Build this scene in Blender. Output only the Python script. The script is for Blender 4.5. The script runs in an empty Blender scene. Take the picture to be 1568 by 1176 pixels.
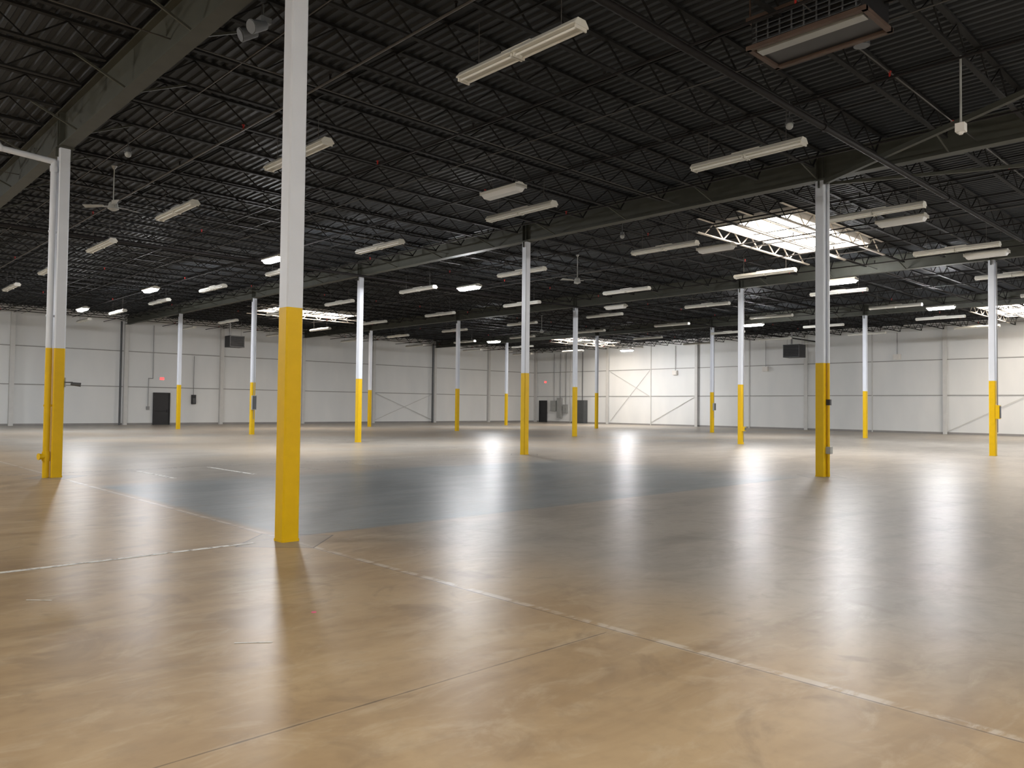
import bpy, math, random
from mathutils import Vector, Matrix
random.seed(7)
scene = bpy.context.scene
try:
    scene.view_settings.view_transform = 'Standard'
except Exception:
    pass
BX, BY = 14.0, 10.23          # bay size: x across girders, y along girders
X0, X1 = -16.0, 56.0
Y0, Y1 = -17.0, 51.15
PAINT = 2.74
GZ = 7.2
DECK = 7.95

# ------------------------------------------------------------ materials
def new_mat(name):
    m = bpy.data.materials.new(name); m.use_nodes = True
    nt = m.node_tree; nt.nodes.clear()
    out = nt.nodes.new('ShaderNodeOutputMaterial')
    return m, nt, out

def simple(name, col, rough=0.5, metal=0.0, var=0.12, scale=3.0, spec=0.5, emit=None, es=0):
    m, nt, out = new_mat(name)
    b = nt.nodes.new('ShaderNodeBsdfPrincipled')
    tc = nt.nodes.new('ShaderNodeTexCoord')
    n = nt.nodes.new('ShaderNodeTexNoise'); n.inputs['Scale'].default_value = scale
    n.inputs['Detail'].default_value = 2
    nt.links.new(tc.outputs['Object'], n.inputs['Vector'])
    mx = nt.nodes.new('ShaderNodeMix'); mx.data_type = 'RGBA'
    mx.inputs[6].default_value = (*[c*(1-var) for c in col], 1)
    mx.inputs[7].default_value = (*[min(1, c*(1+var)) for c in col], 1)
    nt.links.new(n.outputs['Fac'], mx.inputs[0])
    nt.links.new(mx.outputs[2], b.inputs['Base Color'])
    b.inputs['Roughness'].default_value = rough
    b.inputs['Metallic'].default_value = metal
    b.inputs['Specular IOR Level'].default_value = spec
    if emit:
        b.inputs['Emission Color'].default_value = (*emit, 1)
        b.inputs['Emission Strength'].default_value = es
    nt.links.new(b.outputs[0], out.inputs[0])
    return m

M_white = simple('column_white_paint', (0.66, 0.70, 0.77), 0.4, var=0.05)
M_yellow = simple('safety_yellow_paint', (0.74, 0.47, 0.003), 0.4, var=0.08, scale=6, spec=0.3)
M_girder = simple('girder_olive_paint', (0.060, 0.062, 0.050), 0.6, var=0.2, spec=.3)
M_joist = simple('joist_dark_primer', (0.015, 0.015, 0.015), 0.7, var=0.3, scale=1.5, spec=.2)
M_jlit = simple('joist_lit_white', (0.62, 0.58, 0.52), 0.6, var=0.1, spec=.2)  # lit copy of the joist color, skylight glow painted in
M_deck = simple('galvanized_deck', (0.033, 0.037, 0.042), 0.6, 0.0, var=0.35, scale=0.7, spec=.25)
M_fix = simple('fixture_enamel', (0.70, 0.69, 0.63), 0.4, var=0.05)
M_tube = simple('unlit_tube', (0.85, 0.85, 0.82), 0.25, var=0.03)
M_black = simple('black_pipe', (0.014, 0.012, 0.012), 0.6, var=0.3, spec=.15)
M_galv = simple('galvanized_conduit', (0.30, 0.30, 0.30), 0.4, 0.4, var=0.1)
M_cond = simple('conduit_dull', (0.085, 0.08, 0.075), 0.55, 0.0, var=0.2, spec=.3)
M_red = simple('sprinkler_red', (0.35, 0.02, 0.015), 0.4)
M_rust = simple('rusty_angle', (0.10, 0.065, 0.05), 0.7, var=0.3)
M_dark = simple('dark_enamel', (0.02, 0.02, 0.022), 0.5, var=0.2)
M_dgrey = simple('dark_grey_enamel', (0.08, 0.085, 0.09), 0.5, var=0.2)
M_grey = simple('grey_enamel', (0.34, 0.35, 0.34), 0.45, var=0.1)
M_cwhite = simple('curb_white', (0.8, 0.78, 0.74), 0.6, var=0.05)
M_led = simple('led_lens_lit', (0.9, 0.9, 0.9), 0.5, emit=(0.98, 0.98, 1.0), es=480)
M_ledw = simple('led_lens_lit_near', (0.9, 0.9, 0.9), 0.5, emit=(1.0, 0.94, 0.86), es=440)
M_ledoff = simple('led_lens_off', (0.7, 0.7, 0.68), 0.3, var=0.03)
M_sky = simple('skylight_acrylic', (0.9, 0.88, 0.85), 0.5, emit=(1.0, 0.88, 0.76), es=16)
M_exit = simple('exit_sign_red', (0.6, 0.02, 0.02), 0.5, emit=(1.0, 0.05, 0.05), es=3.5)
M_pink = simple('pink_marking', (0.85, 0.15, 0.3), 0.6)

# ------------------------------------------------------------ mesh builder
class MB:
    def __init__(s): s.v=[]; s.f=[]; s.m=[]; s.s=[]
    def add(s, vs, fs, mi=0, smooth=False):
        o=len(s.v); s.v += [tuple(v) for v in vs]
        for f in fs: s.f.append(tuple(i+o for i in f)); s.m.append(mi); s.s.append(smooth)
    def box(s, x0,x1,y0,y1,z0,z1, mi=0):
        vs=[(x0,y0,z0),(x1,y0,z0),(x1,y1,z0),(x0,y1,z0),(x0,y0,z1),(x1,y0,z1),(x1,y1,z1),(x0,y1,z1)]
        s.add(vs,[(0,3,2,1),(4,5,6,7),(0,1,5,4),(1,2,6,5),(2,3,7,6),(3,0,4,7)],mi)
    def cyl(s, p, q, r, n=10, mi=0, r2=None, smooth=True, rot=0.0):
        p=Vector(p); q=Vector(q); d=(q-p).normalized()
        a=Vector((0,0,1)) if abs(d.z)<0.9 else Vector((1,0,0))
        e=d.cross(a).normalized(); g=d.cross(e).normalized(); g=-g
        r2 = r if r2 is None else r2
        A=[];B=[]
        for k in range(n):
            t=2*math.pi*k/n+rot; c=e*math.cos(t)+g*math.sin(t)
            A.append(p+c*r); B.append(q+c*r2)
        fs=[(k,(k+1)%n,n+(k+1)%n,n+k) for k in range(n)]
        s.add(A+B,fs,mi,smooth and n>4)
        s.add(A,[tuple(reversed(range(n)))],mi); s.add(B,[tuple(range(n))],mi)
    def rod(s,p,q,w,mi=0): s.cyl(p,q,w*0.707,4,mi,smooth=False,rot=math.pi/4)
    def path(s, pts, r, n=10, mi=0):
        for a,b in zip(pts[:-1],pts[1:]): s.cyl(a,b,r,n,mi)
        for p in pts[1:-1]: s.sphere(p,r*1.08,mi)
    def sphere(s,c,r,mi=0,nu=10,nv=6,sz=1.0):
        vs=[];fs=[]
        for j in range(nv+1):
            ph=math.pi*j/nv
            for i in range(nu):
                th=2*math.pi*i/nu
                vs.append((c[0]+r*math.sin(ph)*math.cos(th),c[1]+r*math.sin(ph)*math.sin(th),c[2]+sz*r*math.cos(ph)))
        for j in range(nv):
            for i in range(nu):
                a=j*nu+i;b=j*nu+(i+1)%nu
                fs.append((a,a+nu,b+nu,b))
        s.add(vs,fs,mi,True)
    def prof(s, pts, axis, a, b, mi=0):
        n=len(pts)
        if axis=='y': A=[(u,a,z) for u,z in pts];B=[(u,b,z) for u,z in pts]
        elif axis=='x': A=[(a,u,z) for u,z in pts];B=[(b,u,z) for u,z in pts]
        else: A=[(u,z,a) for u,z in pts];B=[(u,z,b) for u,z in pts]
        s.add(A+B,[(k,(k+1)%n,n+(k+1)%n,n+k) for k in range(n)]+[tuple(reversed(range(n))),tuple(range(n,2*n))],mi)
    def mesh(s,name,mats):
        me=bpy.data.meshes.new(name); me.from_pydata(s.v,[],s.f)
        for m in mats: me.materials.append(m)
        me.polygons.foreach_set('material_index',s.m)
        me.polygons.foreach_set('use_smooth',s.s)
        me.update(); return me
    def obj(s,name,mats,loc=(0,0,0),rz=0):
        return place(name,s.mesh(name,mats),loc,rz)
def place(name,me,loc=(0,0,0),rz=0):
    o=bpy.data.objects.new(name,me); o.location=loc; o.rotation_euler=(0,0,rz)
    scene.collection.objects.link(o); return o

# ------------------------------------------------------------ floor material
def floor_material():
    m, nt, out = new_mat('polished_concrete')
    L=nt.links
    def M(op,a,b=None,c=None,clamp=False):
        n=nt.nodes.new('ShaderNodeMath'); n.operation=op; n.use_clamp=clamp
        for i,x in enumerate((a,b,c)):
            if x is None: continue
            if isinstance(x,(int,float)): n.inputs[i].default_value=x
            else: L.new(x,n.inputs[i])
        return n.outputs[0]
    def ss(x,a,b):
        n=nt.nodes.new('ShaderNodeMapRange'); n.interpolation_type='SMOOTHSTEP'
        L.new(x,n.inputs[0]); n.inputs[1].default_value=a; n.inputs[2].default_value=b
        return n.outputs[0]
    def noise(scale,detail=5,dist=0.0,vec=None,rough=0.55):
        n=nt.nodes.new('ShaderNodeTexNoise'); n.inputs['Scale'].default_value=scale
        n.inputs['Detail'].default_value=detail; n.inputs['Distortion'].default_value=dist
        n.inputs['Roughness'].default_value=rough
        L.new(vec if vec else tc.outputs['Object'],n.inputs['Vector']); return n.outputs['Fac']
    def mix(f,a,b):
        n=nt.nodes.new('ShaderNodeMix'); n.data_type='RGBA'
        if isinstance(f,(int,float)): n.inputs[0].default_value=f
        else: L.new(f,n.inputs[0])
        for i,x in ((6,a),(7,b)):
            if isinstance(x,tuple): n.inputs[i].default_value=(*x,1)
            else: L.new(x,n.inputs[i])
        return n.outputs[2]
    tc=nt.nodes.new('ShaderNodeTexCoord')
    sp=nt.nodes.new('ShaderNodeSeparateXYZ'); L.new(tc.outputs['Object'],sp.inputs[0])
    x,y=sp.outputs[0],sp.outputs[1]
    mp=nt.nodes.new('ShaderNodeMapping'); mp.inputs['Scale'].default_value=(0.6,1.4,1); mp.inputs['Rotation'].default_value=(0,0,0.7)
    L.new(tc.outputs['Object'],mp.inputs[0])
    nbig=noise(0.16,2); nmed=noise(0.75,5,0.8,mp.outputs[0],0.6); nfin=noise(7,4); nw=noise(0.6,3)
    nst=noise(2.4,6,1.0,mp.outputs[0],0.66)
    ndk=noise(1.1,5,1.6,None,0.6)
    tanA=(0.455,0.335,0.200); tanB=(0.355,0.25,0.145); grayA=(0.30,0.28,0.25); grayB=(0.38,0.355,0.315)
    near=mix(ss(nmed,0.35,0.65),tanB,tanA)
    near=mix(M('MULTIPLY',ss(nst,0.48,0.70),0.5),near,(0.52,0.42,0.29))
    near=mix(M('MULTIPLY',ss(ndk,0.54,0.70),0.5),near,(0.26,0.185,0.115))
    gray=mix(ss(nmed,0.35,0.65),grayA,grayB)
    gray=mix(M('MULTIPLY',ss(nst,0.48,0.70),0.4),gray,(0.45,0.43,0.39))
    gray=mix(M('MULTIPLY',ss(ndk,0.54,0.70),0.4),gray,(0.24,0.21,0.175))
    wob=M('MULTIPLY',M('SUBTRACT',nw,0.5),1.6)
    xr=M('ADD',x,wob)
    fx=ss(M('ADD',x,M('MULTIPLY',wob,0.3)),-0.25,2.5)
    fx=M('MULTIPLY',fx,ss(M('ADD',nbig,M('MULTIPLY',x,0.025)),0.2,0.55))
    col=mix(M('MULTIPLY',fx,0.95),near,gray)
    far=M('MULTIPLY',ss(y,9,14),ss(nbig,0.4,0.6))
    col=mix(M('MULTIPLY',far,0.5),col,(0.42,0.34,0.25))
    pa=M('MULTIPLY',ss(M('ADD',x,M('MULTIPLY',wob,0.12)),0.0,0.3),M('SUBTRACT',1.0,ss(xr,11.0,15.0)))
    pb=M('MULTIPLY',ss(M('ADD',y,M('MULTIPLY',wob,0.08)),0.1,0.25),M('SUBTRACT',1.0,ss(M('ADD',y,wob),7.2,8.4)))
    patch=M('MULTIPLY',pa,pb)
    blue=mix(ss(nmed,0.35,0.65),(0.205,0.235,0.25),(0.275,0.305,0.32))
    blue=mix(M('MULTIPLY',ss(nst,0.5,0.7),0.3),blue,(0.36,0.375,0.38))
    col=mix(M('MULTIPLY',patch,M('SUBTRACT',0.97,M('MULTIPLY',ss(ndk,0.5,0.75),0.3))),col,blue)
    col=mix(M('MULTIPLY',M('SUBTRACT',1.0,ss(nfin,0.25,0.55)),0.18),col,(0.20,0.155,0.11))
    def near_mult(c,period,off=0.0):
        t=M('DIVIDE',M('SUBTRACT',c,off),period)
        return M('MULTIPLY',M('ABSOLUTE',M('SUBTRACT',t,M('ROUND',t))),period)
    jw=M('MULTIPLY',M('SUBTRACT',nfin,0.5),0.014)
    dy=M('ADD',near_mult(y,5.115,0.22),jw); dx=M('ADD',near_mult(x,7.0),jw)
    dy=M('ADD',dy,M('MULTIPLY',M('MULTIPLY',ss(x,-0.2,0.4),M('LESS_THAN',y,-3.0)),0.05))
    dj=M('MINIMUM',dx,dy)
    halo=M('MULTIPLY',M('SUBTRACT',1.0,ss(dj,0.008,0.035)),ss(nw,0.45,0.65))
    col=mix(M('MULTIPLY',halo,0.3),col,(0.62,0.56,0.47))
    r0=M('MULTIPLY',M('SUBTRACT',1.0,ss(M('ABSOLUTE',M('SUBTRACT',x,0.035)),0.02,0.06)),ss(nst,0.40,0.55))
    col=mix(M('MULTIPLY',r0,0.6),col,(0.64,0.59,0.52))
    jl=M('SUBTRACT',1.0,ss(dj,0.003,0.010))
    col=mix(M('MULTIPLY',jl,M('ADD',0.35,M('MULTIPLY',nw,0.6))),col,(0.08,0.06,0.045))
    dd=M('ADD',near_mult(x,BX),near_mult(y,BY))
    dia=M('SUBTRACT',1.0,ss(M('ABSOLUTE',M('SUBTRACT',dd,0.62)),0.006,0.02))
    ins=M('SUBTRACT',1.0,ss(dd,0.60,0.64))
    col=mix(M('MULTIPLY',ins,0.5),col,(0.25,0.235,0.21))
    col=mix(M('MULTIPLY',dia,0.8),col,(0.06,0.05,0.04))
    b=nt.nodes.new('ShaderNodeBsdfPrincipled')
    L.new(col,b.inputs['Base Color'])
    ro=M('ADD',0.27,M('MULTIPLY',nmed,0.07)); ro=M('ADD',ro,M('MULTIPLY',nst,0.06))
    L.new(ro,b.inputs['Roughness'])
    b.inputs['Specular IOR Level'].default_value=0.10
    bp=nt.nodes.new('ShaderNodeBump'); bp.inputs['Strength'].default_value=0.03; bp.inputs['Distance'].default_value=0.02
    L.new(nst,bp.inputs['Height'])
    L.new(bp.outputs[0],b.inputs['Normal'])
    L.new(b.outputs[0],out.inputs[0])
    return m
M_floor=floor_material()

def wall_material():
    m, nt, out = new_mat('painted_wall_panels'); L=nt.links
    b=nt.nodes.new('ShaderNodeBsdfPrincipled')
    tc=nt.nodes.new('ShaderNodeTexCoord')
    n=nt.nodes.new('ShaderNodeTexNoise'); n.inputs['Scale'].default_value=0.5; n.inputs['Detail'].default_value=3
    mp=nt.nodes.new('ShaderNodeMapping'); mp.inputs['Scale'].default_value=(1,1,0.35)
    L.new(tc.outputs['Object'],mp.inputs[0]); L.new(mp.outputs[0],n.inputs['Vector'])
    cr=nt.nodes.new('ShaderNodeValToRGB')
    cr.color_ramp.elements[0].position=0.3; cr.color_ramp.elements[0].color=(0.74,0.76,0.76,1)
    cr.color_ramp.elements[1].position=0.7; cr.color_ramp.elements[1].color=(0.82,0.83,0.82,1)
    L.new(n.outputs['Fac'],cr.inputs[0]); L.new(cr.outputs[0],b.inputs['Base Color'])
    b.inputs['Roughness'].default_value=0.6
    L.new(b.outputs[0],out.inputs[0]); return m
M_wall=wall_material()
M_wtrim=simple('wall_trim_paint',(0.62,0.62,0.60),0.5,var=0.08)
M_wdark=simple('wall_girt_grey',(0.34,0.34,0.33),0.6)  # plain grey of the horizontal wall girts
M_base=simple('base_grey',(0.30,0.29,0.28),0.6)

# ------------------------------------------------------------ shell
b=MB(); b.box(X0-.3,X1+.3,Y0-.3,Y1+.3,-0.3,0.0); b.obj('floor',[M_floor])
for nm,a in (('wall_left',(X0-.3,X1+.3,Y1,Y1+.3)),('wall_right',(X1,X1+.3,Y0,Y1)),('wall_back',(X0-.3,X1+.3,Y0-.3,Y0)),('wall_near',(X0-.3,X0,Y0,Y1))):
    b=MB(); b.box(*a,0,DECK+0.05); b.obj(nm,[M_wall])
SKY=[(18.6,24.6,3.1,5.7),(18.6,24.6,37.4,40.2),(46.8,53.2,37.4,40.2),(46.8,53.2,3.1,5.7)]
b=MB(); p=0.2
prof=[(0,0),(0.07,0),(0.10,0.045),(0.17,0.045),(0.2,0)]
nper=int((X1-X0)/p)
for i in range(nper):
    xa=X0+i*p
    ys=[(Y0,Y1)]
    for s in SKY:
        if xa+p>s[0]+1e-4 and xa<s[1]-1e-4:
            new=[]
            for (u,v) in ys:
                if s[2]>u and s[3]<v: new+= [(u,s[2]),(s[3],v)]
                else: new.append((u,v))
            ys=new
    for (u,v) in ys:
        for q in range(4):
            x_a,z_a=prof[q]; x_b,z_b=prof[q+1]
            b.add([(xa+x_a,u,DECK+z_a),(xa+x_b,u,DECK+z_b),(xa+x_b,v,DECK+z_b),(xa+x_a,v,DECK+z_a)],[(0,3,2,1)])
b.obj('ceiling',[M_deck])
for s in SKY:
    b=MB(); t=0.05; zt=DECK+0.09; zb=DECK-.22; cx=(s[0]+s[1])/2; cy=(s[2]+s[3])/2
    def B(xa,xb,ya,yb,za,zb,mi): b.box(xa-cx,xb-cx,ya-cy,yb-cy,za-DECK,zb-DECK,mi)
    B(s[0]-t,s[0],s[2]-t,s[3]+t,zb,zt,0); B(s[1],s[1]+t,s[2]-t,s[3]+t,zb,zt,0)
    B(s[0],s[1],s[2]-t,s[2],zb,zt,0); B(s[0],s[1],s[3],s[3]+t,zb,zt,0)
    b.add([(s[0]-cx,s[2]-cy,.085),(s[0]-cx,s[3]-cy,.085),(s[1]-cx,s[3]-cy,.085),(s[1]-cx,s[2]-cy,.085)],[(0,1,2,3)],1)
    for i in range(1,4):
        x=s[0]+(s[1]-s[0])*i/4; B(x-.04,x+.04,s[2],s[3],DECK+.01,zt-.01,0)
    b.obj('skylight',[M_cwhite,M_sky],(cx,cy,DECK))

# ------------------------------------------------------------ wall trim
b=MB()
for i in range(0,9):
    x=i*7.0
    if x>X1-0.1: x=X1-0.16
    for sx in (-0.13,0.09): b.box(x+sx,x+sx+0.04,Y1-.24,Y1,0,DECK-.1)
    b.box(x-.13,x+.13,Y1-.26,Y1-.22,0,DECK-.1)
b.obj('trim_1',[M_wtrim])
b=MB()
for i in range(-1,5):
    y=i*BY
    b.box(X1-.26,X1-.22,y-.14,y+.14,0,DECK-.1); b.box(X1-.22,X1,y-.03,y+.03,0,DECK-.1)
for i in range(0,5):
    y=i*BY+5.1; b.box(X1-.06,X1,y-.04,y+.04,0,DECK-.1)
b.obj('trim_2',[M_wtrim])
b=MB()
for z in (2.75,5.3):
    b.box(X0,X1-.02,Y1-.05,Y1,z-.03,z+.03,0); b.box(X1-.05,X1,Y0,Y1-.05,z-.03,z+.03,0)
b.obj('trim_3',[M_wdark])
b=MB(); b.box(X0,X1,Y1-.03,Y1,0,.14); b.obj('baseboard_left',[M_base])
b=MB(); b.box(X1-.03,X1,Y0,Y1-.03,0,.14); b.obj('baseboard_right',[M_base])
b=MB()
for (p1,p2) in (((35.3,Y1-.1,.3),(41.7,Y1-.1,2.7)),((35.3,Y1-.1,2.7),(41.7,Y1-.1,.3)),
                ((X1-.06,35.9,2.75),(X1-.06,40.7,5.2)),((X1-.06,35.9,5.2),(X1-.06,40.7,.3)),((X1-.06,30.9,2.7),(X1-.06,35.7,.3)),
                ((X1-.1,10.1,.2),(X1-.1,5.3,2.7))):
    b.rod(p1,p2,.035)
b.obj('wall_cross_bracing',[M_wtrim])
b=MB()
for x,z1 in ((13.6,7.4),(41.6,7.6)):
    b.path([(x,Y1-.32,0),(x,Y1-.32,z1)],.07,8)
b.obj('wall_downspout',[M_dgrey])

# doors
def door(name,origin,along,w,h,nrm):
    b=MB(); a=Vector(along); n=Vector(nrm)
    def bx(u0,u1,d0,d1,z0,z1,mi):
        c=[a*u0+n*d0,a*u1+n*d1]
        xs=sorted((c[0].x,c[1].x)); ys=sorted((c[0].y,c[1].y)); b.box(xs[0],xs[1],ys[0],ys[1],z0,z1,mi)
    bx(-w/2-.07,-w/2,0,.10,0,h+.07,1); bx(w/2,w/2+.07,0,.10,0,h+.07,1); bx(-w/2,w/2,0,.10,h,h+.07,1)
    bx(-w/2,w/2,0,.05,0.01,h,0)
    bx(-w/2+.05,w/2-.05,.05,.10,1.0,1.06,1)
    bx(w/2-.14,w/2-.07,.05,.12,.92,1.12,1)
    for z in (.25,1.15,2.0): bx(-w/2-.01,-w/2+.02,.05,.07,z,z+.12,2)
    return b.obj(name,[M_dark,M_dark,M_dgrey],origin)
door('door_1',(16.55,Y1-.055,0),(1,0,0),1.07,2.3,(0,-1,0))
door('door_2',(X1-.055,49.9,0),(0,1,0),1.0,2.25,(-1,0,0))
def exit_sign(loc,axis):
    b=MB()
    if axis=='x':
        b.box(-.17,.17,-.08,0,-.11,.11,1)
        b.box(-.15,.15,-.086,-.08,-.09,.09,0); b.box(-.03,.03,-.04,0,.11,.2,1)
    else:
        b.box(-.08,0,-.17,.17,-.11,.11,1); b.box(-.086,-.08,-.15,.15,-.09,.09,0); b.box(-.04,0,-.03,.03,.11,.2,1)
    b.obj('exit_sign',[M_exit,M_cwhite],loc)
exit_sign((16.55,Y1,3.4),'x'); exit_sign((X1,49.6,4.3),'y')
b=MB(); b.box(18.75,19.05,Y1-.2,Y1,1.55,2.25,0); b.box(18.8,19.0,Y1-.22,Y1-.2,1.62,2.0,1); b.cyl((18.9,Y1-.06,2.25),(18.9,Y1-.06,5.2),.02,6,2)
b.obj('wall_disconnect_box',[M_dark,M_dgrey,M_galv])
b=MB(); b.path([(15.6,Y1-.08,1.2),(15.6,Y1-.08,3.4),(15.9,Y1-.08,3.4),(15.9,Y1-.08,7.3)],.025,6); b.box(15.5,15.7,Y1-.12,Y1,1.1,1.35); b.obj('wall_conduit',[M_galv])
def panel(name,y,w,z0,z1,mat,dep=.25,rows=0):
    b=MB(); XW=X1-.052
    b.box(XW-dep,XW,y-w/2,y+w/2,z0,z1,0)
    b.box(XW-dep-.02,XW-dep,y-w/2+.04,y+w/2-.04,z0+.04,z1-.04,1)
    b.box(XW-dep-.05,XW-dep-.02,y-w/2+.08,y-w/2+.12,(z0+z1)/2-.08,(z0+z1)/2+.08,2)
    for i in range(rows):
        z=z0+.15+i*(z1-z0-.3)/rows
        for yy in (-.25,.25): b.box(XW-dep-.035,XW-dep-.02,y+yy*w-.15*w,y+yy*w+.15*w,z,z+(z1-z0)/rows*.6,2)
    b.cyl((XW-.05,y,z1),(XW-.05,y,7.3),.035,6,2)
    b.obj(name,[mat,mat,M_galv if not rows else M_dgrey])
panel('electrical_panel',48.3,.7,1.2,2.3,M_grey); panel('electrical_panel',47.4,.6,.5,2.6,M_grey)
panel('electrical_panel',46.6,.5,1.0,1.9,M_grey)
panel('switchgear_cabinet',44.3,1.3,0,2.35,M_dgrey,.6,rows=5)
for y,z in ((13.5,5.6),(24.0,5.0),(33.0,4.9)):
    b=MB(); b.box(X1-.25,X1,y-.25,y+.25,z-.2,z+.2,0); b.box(X1-.3,X1-.25,y-.2,y+.2,z-.15,z+.1,0); b.cyl((X1-.1,y,z+.2),(X1-.1,y,7.4),.025,6,1)
    b.obj('wall_junction_box',[M_cwhite,M_galv])

# ------------------------------------------------------------ columns
def octo(w,c=.018):
    h=w/2
    return [(-h+c,-h),(h-c,-h),(h,-h+c),(h,h-c),(h-c,h),(-h+c,h),(-h,h-c),(-h,-h+c)]
def column_mesh(top):
    b=MB(); p=octo(.212)
    b.prof(p,'z',0,PAINT,1); b.prof(p,'z',PAINT,top-.02,0)
    b.box(-.17,.17,-.17,.17,top-.02,top,2)
    for s in (-1,1): b.prof([(-.012,top-.2),(.012,top-.2),(.012,top-.02),(-.012,top-.02)],'x',s*.106,s*.165,2)
    b.prof(octo(.225),'z',0,.03,1)
    return b.mesh('steel_column',[M_white,M_yellow,M_girder])
GB={-1:GZ,0:7.05,1:GZ,2:GZ,3:GZ}
cm={0:column_mesh(7.05),1:column_mesh(GZ)}
for j in range(-1,4):
    for i in range(-1,5):
        place('steel_column',cm[0] if j==0 else cm[1],(j*BX,i*BY,0))
def girder_profile(z0,z1,w=.26,f=.025,t=.02):
    h=w/2
    return [(-h,z0),(h,z0),(h,z0+f),(t/2,z0+f),(t/2,z1-f),(h,z1-f),(h,z1),(-h,z1),(-h,z1-f),(-t/2,z1-f),(-t/2,z0+f),(-h,z0+f)]
for j in range(-1,4):
    b=MB(); z0=GB[j]
    b.prof(girder_profile(z0,7.83),'y',Y0+.01,Y1-.01)
    for i in range(-1,5):
        for o in (-.08,.08):
            for s in (-1,1):
                xa,xb=sorted((s*.01,s*.12)); b.box(xa,xb,i*BY+o-.006,i*BY+o+.006,z0+.025,7.8)
    k=int(math.ceil(Y0/1.4614))
    while k*1.4614<Y1:
        if k%2==0:
            y=k*1.4614+.04
            for s in (-1,1): b.rod((s*.11,y,z0+.02),(s*.95,y,7.44),.035)
        k+=1
    b.obj('roof_girder',[M_girder],(j*BX,0,0))

# joists (skylight glow put into the color as white near the skylights)
b=MB(); JS=BY/7
spans=[(j*BX,(j+1)*BX) for j in range(-1,4)]
k=int(math.ceil((Y0+.3)/JS))
while k*JS<Y1-.2:
    y=k*JS
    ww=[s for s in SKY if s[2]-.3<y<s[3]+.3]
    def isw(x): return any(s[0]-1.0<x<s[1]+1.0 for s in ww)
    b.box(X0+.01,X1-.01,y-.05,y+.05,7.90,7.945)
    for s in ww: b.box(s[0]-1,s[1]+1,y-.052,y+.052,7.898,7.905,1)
    for (xa,xb) in spans:
        b.box(xa+.45,xb-.45,y-.045,y+.045,7.42,7.455)
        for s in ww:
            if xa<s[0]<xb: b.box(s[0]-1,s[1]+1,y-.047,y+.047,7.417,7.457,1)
        n=int(round((xb-xa-.9)/1.17)); pt=(xb-xa-.9)/n
        b.rod((xa+.12,y,7.9),(xa+.47,y,7.44),.03); b.rod((xb-.12,y,7.9),(xb-.47,y,7.44),.03)
        for q in range(n):
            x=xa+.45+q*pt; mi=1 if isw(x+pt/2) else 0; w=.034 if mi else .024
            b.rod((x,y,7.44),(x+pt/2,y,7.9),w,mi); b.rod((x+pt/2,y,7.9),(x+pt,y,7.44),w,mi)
    k+=1
for j in range(-1,4):
    for fr in (.25,.5,.75):
        x=(j+fr)*BX
        b.rod((x,Y0+.02,7.465),(x,Y1-.02,7.465),.03); b.rod((x,Y0+.02,7.88),(x,Y1-.02,7.88),.03)
b.obj('roof_bar_joists',[M_joist,M_jlit])
b=MB(); b.rod((13.9,-.15,7.12),(8.6,-9.2,7.12),.10); b.rod((14.1,-.15,7.12),(18.0,-9.2,7.12),.07)
b.obj('roof_diagonal_brace',[M_girder])

# ------------------------------------------------------------ sprinkler piping
b=MB(); XA,XB,YA,YB=X0+.05,X1-.3,Y0+.05,Y1-.35
b.cyl((XA,-1.9,7.0),(XB,-1.9,7.0),.06,10,0)
for x in range(-11,56,7):
    b.cyl((x,-1.9,7.0),(x,-1.9,7.42),.008,5,0)
    b.cyl((x-.06,-1.9,7.0),(x+.06,-1.9,7.0),.075,10,0)
b.cyl((XA,19.6,7.05),(XB,19.6,7.05),.05,8,0)
for x in (-4.2,2.5,5.8,9.2,12.4,16.4,19.6,22.6,26.2,30.4,33.6,37.2,40.4,44.4,48,51.6):
    b.cyl((x,YA,7.27),(x,YB,7.27),.022,6,1 if x==2.5 else 0)
    y=-13.75; n=0
    while y<50:
        b.cyl((x,y,7.27),(x,y,7.36),.018,6,2 if n%3==0 else 0); b.cyl((x,y,7.36),(x,y,7.38),.03,8,2 if n%3==0 else 0); y+=3.45; n+=1
b.obj('sprinkler_piping',[M_black,M_cond,M_red])
b=MB()
for y in (-3.4,4.1,14.4,22.3): b.cyl((XA,y,7.36),(XB,y,7.36),.012,6,0)
for x in (1.2,7.4,20.8): b.cyl((x,YA,7.385),(x,YB,7.385),.010,6,0)
b.obj('electrical_conduit_runs',[M_cond])

# ------------------------------------------------------------ strip fixtures (unlit)
b=MB(); Ln=1.22
b.prof([(-.14,0.02),(-.14,0.0),(.14,0.0),(.14,0.02),(.075,.10),(-.075,.10)],'y',-Ln,-.006,0)
b.prof([(-.14,0.02),(-.14,0.0),(.14,0.0),(.14,0.02),(.075,.10),(-.075,.10)],'y',.006,Ln,0)
b.box(-.05,.05,-.3,.3,.10,.13,0)
for s in (-.07,.07):
    for (ya,yb) in ((-1.18,-.04),(.04,1.18)):
        b.cyl((s,ya,-.028),(s,yb,-.028),.018,8,1)
for yy in (-1.2,-.025,.025,1.2): b.box(-.11,.11,yy-.012,yy+.012,-.05,0,0)
for yy in (-.85,.85): b.cyl((0,yy,.10),(0,yy,.775),.006,5,2)
strip=b.mesh('strip_light_fixture',[M_fix,M_tube,M_cond])
for r in range(-1,8):
    x=3.2+6.36*r
    for c in range(-2,8):
        y=-.5+6.47*c
        if r==-1 and c<0: continue
        place('strip_light_fixture',strip,(x,y,6.65))
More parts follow.
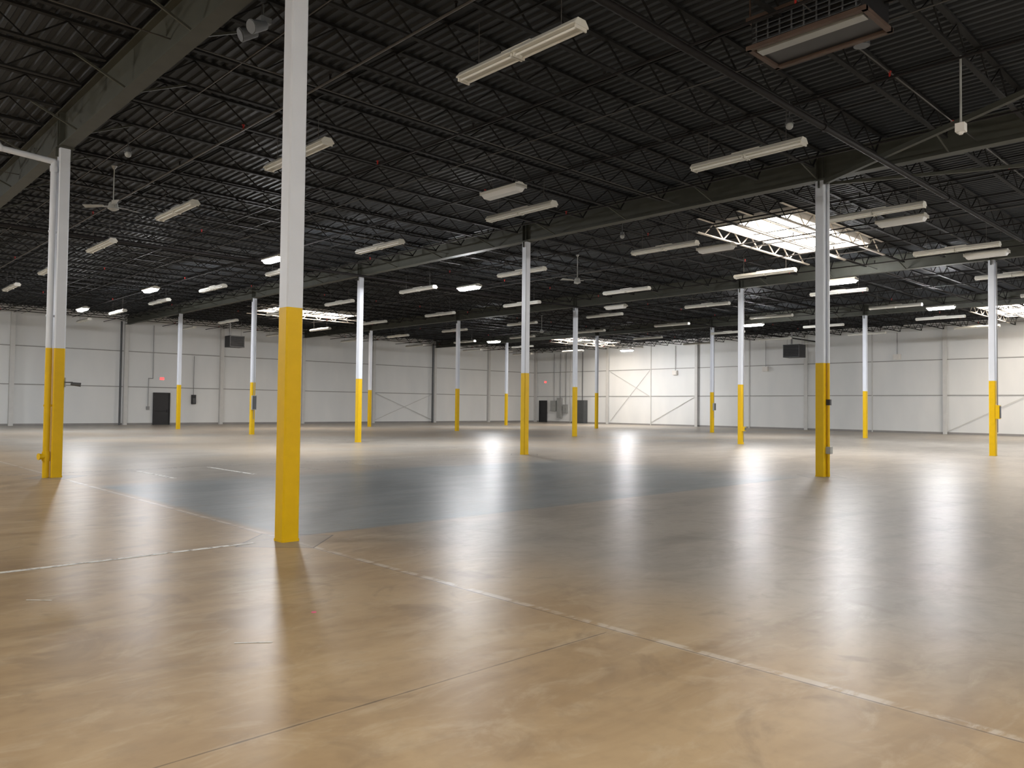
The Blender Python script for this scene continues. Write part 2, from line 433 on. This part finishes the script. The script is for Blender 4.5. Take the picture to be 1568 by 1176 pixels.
def led_mesh(lens):
    b=MB()
    b.box(-.17,.17,-.62,.62,.04,.09,0); b.prof([(-.17,.09),(.17,.09),(.06,.15),(-.06,.15)],'y',-.6,.6,0)
    z0,z1=-.06,.04; h=.15; k=.60; h0=.10; k0=.55
    b.add([(-h0,-k0,z0),(h0,-k0,z0),(h0,k0,z0),(-h0,k0,z0),(-h,-k,z1),(h,-k,z1),(h,k,z1),(-h,k,z1)],[(0,3,2,1),(0,1,5,4),(1,2,6,5),(2,3,7,6),(3,0,4,7)],1)
    for yy in (-.62,.605): b.box(-.18,.18,yy,yy+.015,.02,.11,0)
    for yy in (-.4,.4):
        b.cyl((-.1,yy,.13),(0,yy,.37),.004,4,2); b.cyl((.1,yy,.13),(0,yy,.37),.004,4,2); b.cyl((0,yy,.37),(0,yy,.82),.004,4,2)
    return b.mesh('added_high_bay_light',[M_fix,lens,M_cond])
lit=led_mesh(M_led); litw=led_mesh(M_ledw); off=led_mesh(M_ledoff)
for (x,y) in ((16.9,16.6),(25.7,4.6),(7.7,27.6),(8.1,16.7),(36.5,4.4),(7.7,38),(36,36),(37.7,15),(49.5,33.6)):
    place('added_high_bay_light',lit,(x,y,6.6))
for (x,y) in ((-7,-8),(-8,6.5),(17.5,-6.8),(4.5,-14),(-5,-14)):
    place('added_high_bay_light',litw,(x,y,6.6))
for (x,y) in ((30,-7),(-7,19),(-7,33),(-7,45),(43,-7),(52,-9)):
    place('added_high_bay_light',lit,(x,y,6.6))  # unseen lamps added outside the view to brighten walls and even the light
for (x,y) in ((7.85,4.8),(16.9,4.7),(17.1,-.75),(26,16),(23.6,-1.0)):
    place('added_high_bay_light',off,(x,y,6.6))

# ------------------------------------------------------------ ceiling fans
def fan(loc,rz):
    b=MB(); b.cyl((0,0,.1),(0,0,1.0),.014,8,0); b.cyl((0,0,.93),(0,0,1.0),.03,10,0,.07)
    b.cyl((0,0,-.06),(0,0,.08),.13,16,0,.10); b.cyl((0,0,.08),(0,0,.14),.10,16,0,.03); b.cyl((0,0,-.10),(0,0,-.06),.06,12,0,.13)
    for k in range(3):
        t=2*math.pi*k/3; c,s=math.cos(t),math.sin(t)
        def T(u,v,z): return (u*c-v*s,u*s+v*c,z)
        vs=[T(.22,-.05,.0),T(.72,-.08,-.02),T(.72,.08,.02),T(.22,.05,.02)]
        vs+=[(x,y,z+.01) for x,y,z in vs]
        b.add(vs,[(0,3,2,1),(4,5,6,7),(0,1,5,4),(1,2,6,5),(2,3,7,6),(3,0,4,7)],0)
        b.rod(T(.1,0,.0),T(.26,0,.005),.03,0)
    b.obj('ceiling_fan',[M_grey],loc,rz)
fan((1.55,12.1,6.42),.3); fan((17.7,11.2,6.42),.8); fan((31,26,6.42),.1)

# ------------------------------------------------------------ unit heaters
def heater(loc,rz,s=1.0):
    b=MB(); w,d,h=.5*s,.4*s,.38*s
    b.box(-w,w,-d,d,-h,h,0)
    b.box(-w,w,-d-.04,-d,h-.05,h,1); b.box(-w,w,-d-.04,-d,-h,-h+.05,1); b.box(-w,-w+.05,-d-.04,-d,-h,h,1); b.box(w-.05,w,-d-.04,-d,-h,h,1)
    for k in range(7):
        z=-h+.1+k*(2*h-.2)/6; b.prof([(-d-.07,z-.03),(-d,z+.02),(-d,z+.03),(-d-.07,z-.02)],'x',-w+.05,w-.05,1)
    b.cyl((0,d,0),(0,d+.1,0),h*.8,16,1); b.cyl((0,d+.1,0),(0,d+.16,0),.08,10,0)
    b.cyl((-w*.5,d*.4,h),(-w*.5,d*.4,h+.9),.07,8,2)
    for x in (-w+.05,w-.05): b.cyl((x,0,h),(x,0,7.42-loc[2]),.01,5,2)
    b.obj('unit_heater',[M_dark,M_dgrey,M_galv],loc,rz)
heater((50.5,18.8,5.95),-math.pi/2,1.25); heater((19.1,44.5,5.95),0,1.05)

b=MB(); x0,x1,y0,y1,z0,z1=6.25,7.15,-4.15,-2.45,7.08,7.58
b.box(x0+.05,x1,y0,y1,z0+.05,z1,0)
for (a,c) in ((z0,z0+.06),(z1-.05,z1)):
    b.box(x0-.02,x1+.02,y0-.05,y0+.02,a,c,1); b.box(x0-.02,x1+.02,y1-.02,y1+.05,a,c,1); b.box(x0-.04,x0+.04,y0-.05,y1+.05,a,c,1); b.box(x1-.04,x1+.04,y0-.05,y1+.05,a,c,1)
for k in range(5):
    z=z0+.10+k*.075; b.prof([(x0-.02,z-.02),(x0+.05,z+.03),(x0+.05,z+.04),(x0-.02,z-.008)],'y',y0+.05,y1-.05,2)
for k in range(9):
    y=y0+.1+k*(y1-y0-.2)/8; b.box(x0+.0,x0+.02,y-.01,y+.01,z0+.08,z1-.06,2)
b.box(x0+.12,x0+.30,y0+.05,y1-.05,z0-.0,z0+.05,4)
for x in (x0,x1):
    for y in (y0,y1): b.cyl((x,y,z1),(x,y,7.9),.015,6,1)
b.cyl((x1,-3.6,7.32),(x1+.4,-3.6,7.32),.12,12,3); b.cyl((x1+.4,-3.6,7.2),(x1+.4,-3.6,7.9),.12,12,3)
b.obj('suspended_air_handler',[M_dark,M_rust,M_dgrey,M_dgrey,M_grey])

b=MB(); b.cyl((0,0,.1),(0,0,1.2),.018,8,0); b.box(-.07,.07,-.07,.07,-.06,.08,1); b.cyl((0,0,.08),(0,0,.12),.03,8,0,.02); b.cyl((0,0,-.1),(0,0,-.06),.03,8,1,.05)
b.obj('pendant_sensor',[M_grey,M_cwhite],(9.5,-4.4,6.22))
b=MB(); b.box(-.08,.08,-.12,.12,0,.08,0); b.cyl((0,0,.08),(0,0,.3),.02,8,0)
for s in (-1,1):
    b.cyl((0,s*.1,.02),(-.08,s*.14,-.08),.02,8,0)
    b.cyl((-.02,s*.14,-.06),(-.24,s*.17,-.16),.06,14,0,.10); b.cyl((-.24,s*.17,-.16),(-.25,s*.172,-.165),.09,14,1)
b.obj('twin_flood_lamp',[M_dgrey,M_dgrey],(.45,1.85,6.95))
for loc in ((9.2,-1.6,6.95),(14.6,6.6,6.98),(1.0,9.3,7.0)):
    b=MB(); b.cyl((0,0,.06),(0,0,.42),.012,6,0); b.cyl((0,0,0),(0,0,.08),.06,12,0); b.sphere((0,0,-.05),.07,1); 
    b.cyl((0,0,-.01),(0,0,.0),.085,12,0)
    b.obj('jar_lamp',[M_dgrey,M_grey],loc)

# ------------------------------------------------------------ pipes / boxes on columns
b=MB(); xx=-.19; y=BY
b.path([(xx,y-.02,0.0),(xx,y-.02,PAINT)],.062,14,1)
b.path([(xx,y-.02,PAINT),(xx,y-.02,6.72),(-1.15,y-.02,6.78),(-1.3,y-.02,6.95),(-1.3,y-.02,DECK)],.062,14,0)
b.cyl((xx,y-.02,.45),(xx-.13,y-.06,.45),.06,12,1); b.cyl((xx-.13,y-.06,.45),(xx-.15,y-.065,.45),.07,12,1)
b.cyl((xx,y-.02,.35),(xx,y-.02,.55),.075,14,1); b.cyl((xx,y-.02,6.5),(xx,y-.02,6.62),.075,14,0)
for z in (1.5,3.4,5.2): b.box(xx-.07,-.1,y-.04,y+.0,z,z+.04,1 if z<PAINT else 0)
b.obj('roof_drain_pipe',[M_white,M_yellow])
b=MB(); b.box(14.03,14.12,-.16,-.106,0.02,0.06,1)
b.path([(14.06,-.145,0.0),(14.06,-.145,PAINT)],.035,10,1); b.path([(14.06,-.145,PAINT),(14.06,-.145,7.15)],.035,10,0)
b.box(14.0,14.13,-.22,-.106,.55,.72,2); b.box(14.02,14.11,-.2,-.106,1.72,1.86,3)
b.obj('column_conduit',[M_white,M_yellow,M_grey,M_dark])
def cbox(loc,w,h,mats):
    b=MB(); b.box(-w/2,w/2,-.23,-.106,0,h,0); b.box(-w/2+.02,w/2-.02,-.245,-.23,.03,h-.03,1); b.cyl((0,-.15,h),(0,-.15,7.1-loc[2]),.018,6,2)
    b.cyl((0,-.15,-.5),(0,-.15,0),.018,6,2)
    b.obj('column_disconnect_box',mats,loc)
cbox((14,3*BY,1.3),.24,.75,[M_grey,M_dgrey,M_galv]); cbox((28,0,1.35),.2,.5,[M_yellow,M_dgrey,M_galv]); cbox((28,BY,.6),.16,.2,[M_yellow,M_dgrey,M_galv])
cbox((42,2*BY,1.5),.2,.5,[M_grey,M_dgrey,M_galv])
b=MB(); b.cyl((.11,BY-.11,2.02),(.24,BY-.18,2.02),.015,6,0); b.cyl((.2,BY-.2,1.99),(.38,BY-.26,1.97),.035,10,0,.045); b.box(.107,.13,BY-.1,BY-.02,1.92,2.12,1)
b.obj('security_camera',[M_dgrey,M_grey])

# ------------------------------------------------------------ floor markings
def faded(name,col,lo,hi,scale=9):
    m,nt,out=new_mat(name); L=nt.links
    tc=nt.nodes.new('ShaderNodeTexCoord'); n=nt.nodes.new('ShaderNodeTexNoise'); n.inputs['Scale'].default_value=scale; n.inputs['Detail'].default_value=4
    L.new(tc.outputs['Object'],n.inputs['Vector'])
    mr=nt.nodes.new('ShaderNodeMapRange'); L.new(n.outputs['Fac'],mr.inputs[0]); mr.inputs[1].default_value=lo; mr.inputs[2].default_value=hi
    b=nt.nodes.new('ShaderNodeBsdfPrincipled'); b.inputs['Base Color'].default_value=(*col,1); b.inputs['Roughness'].default_value=.5
    L.new(mr.outputs[0],b.inputs['Alpha']); L.new(b.outputs[0],out.inputs[0]); return m
M_line=faded('worn_white_line',(0.80,0.79,0.74),.32,.5)
M_line2=faded('very_worn_line',(0.62,0.60,0.55),.45,.7)
def stripe(p,q,w,mat):
    p=Vector((*p,0)); q=Vector((*q,0)); d=(q-p).normalized(); n=Vector((-d.y,d.x,0))*w/2
    b=MB(); z=Vector((0,0,.002)); b.add([p-n+z,q-n+z,q+n+z,p+n+z],[(0,1,2,3)]); b.obj('floor_marking_line',[mat])
stripe((-6.2,.10),(-.35,.10),.085,M_line)
stripe((1.85,8.5),(1.85,10.8),.1,M_line); stripe((3.6,8.4),(3.6,11),.1,M_line); stripe((7.2,8.4),(7.2,11),.1,M_line2); stripe((5.4,8.4),(5.4,11),.1,M_line2)
stripe((-4,11.25),(13.5,11.25),.09,M_line2); stripe((28.5,-6),(28.5,8),.1,M_line2); stripe((14.6,12),(14.6,30),.1,M_line2)
stripe((-2.15,-3.4),(-1.95,-3.55),.02,M_line); stripe((-2.9,-1.2),(-2.75,-1.35),.02,M_line)
b=MB(); b.cyl((-1.36,-3.05,0.0),(-1.36,-3.05,.003),.02,10); b.obj('floor_paint_dot',[M_pink])

# ------------------------------------------------------------ world + camera
w=bpy.data.worlds.new('World'); scene.world=w; w.use_nodes=True
w.node_tree.nodes['Background'].inputs[0].default_value=(.5,.6,.8,1); w.node_tree.nodes['Background'].inputs[1].default_value=.3
cam=bpy.data.cameras.new('camera'); co=bpy.data.objects.new('camera',cam); scene.collection.objects.link(co)
cam.sensor_width=36; cam.lens=36*0.760; cam.clip_end=300
R=Matrix.Rotation(math.radians(-43.65),4,'Z')@Matrix.Rotation(math.radians(90+1.68),4,'X')@Matrix.Rotation(math.radians(.62),4,'Z')
co.matrix_world=Matrix.Translation((-4.445,-8.47,1.6))@R
scene.camera=co
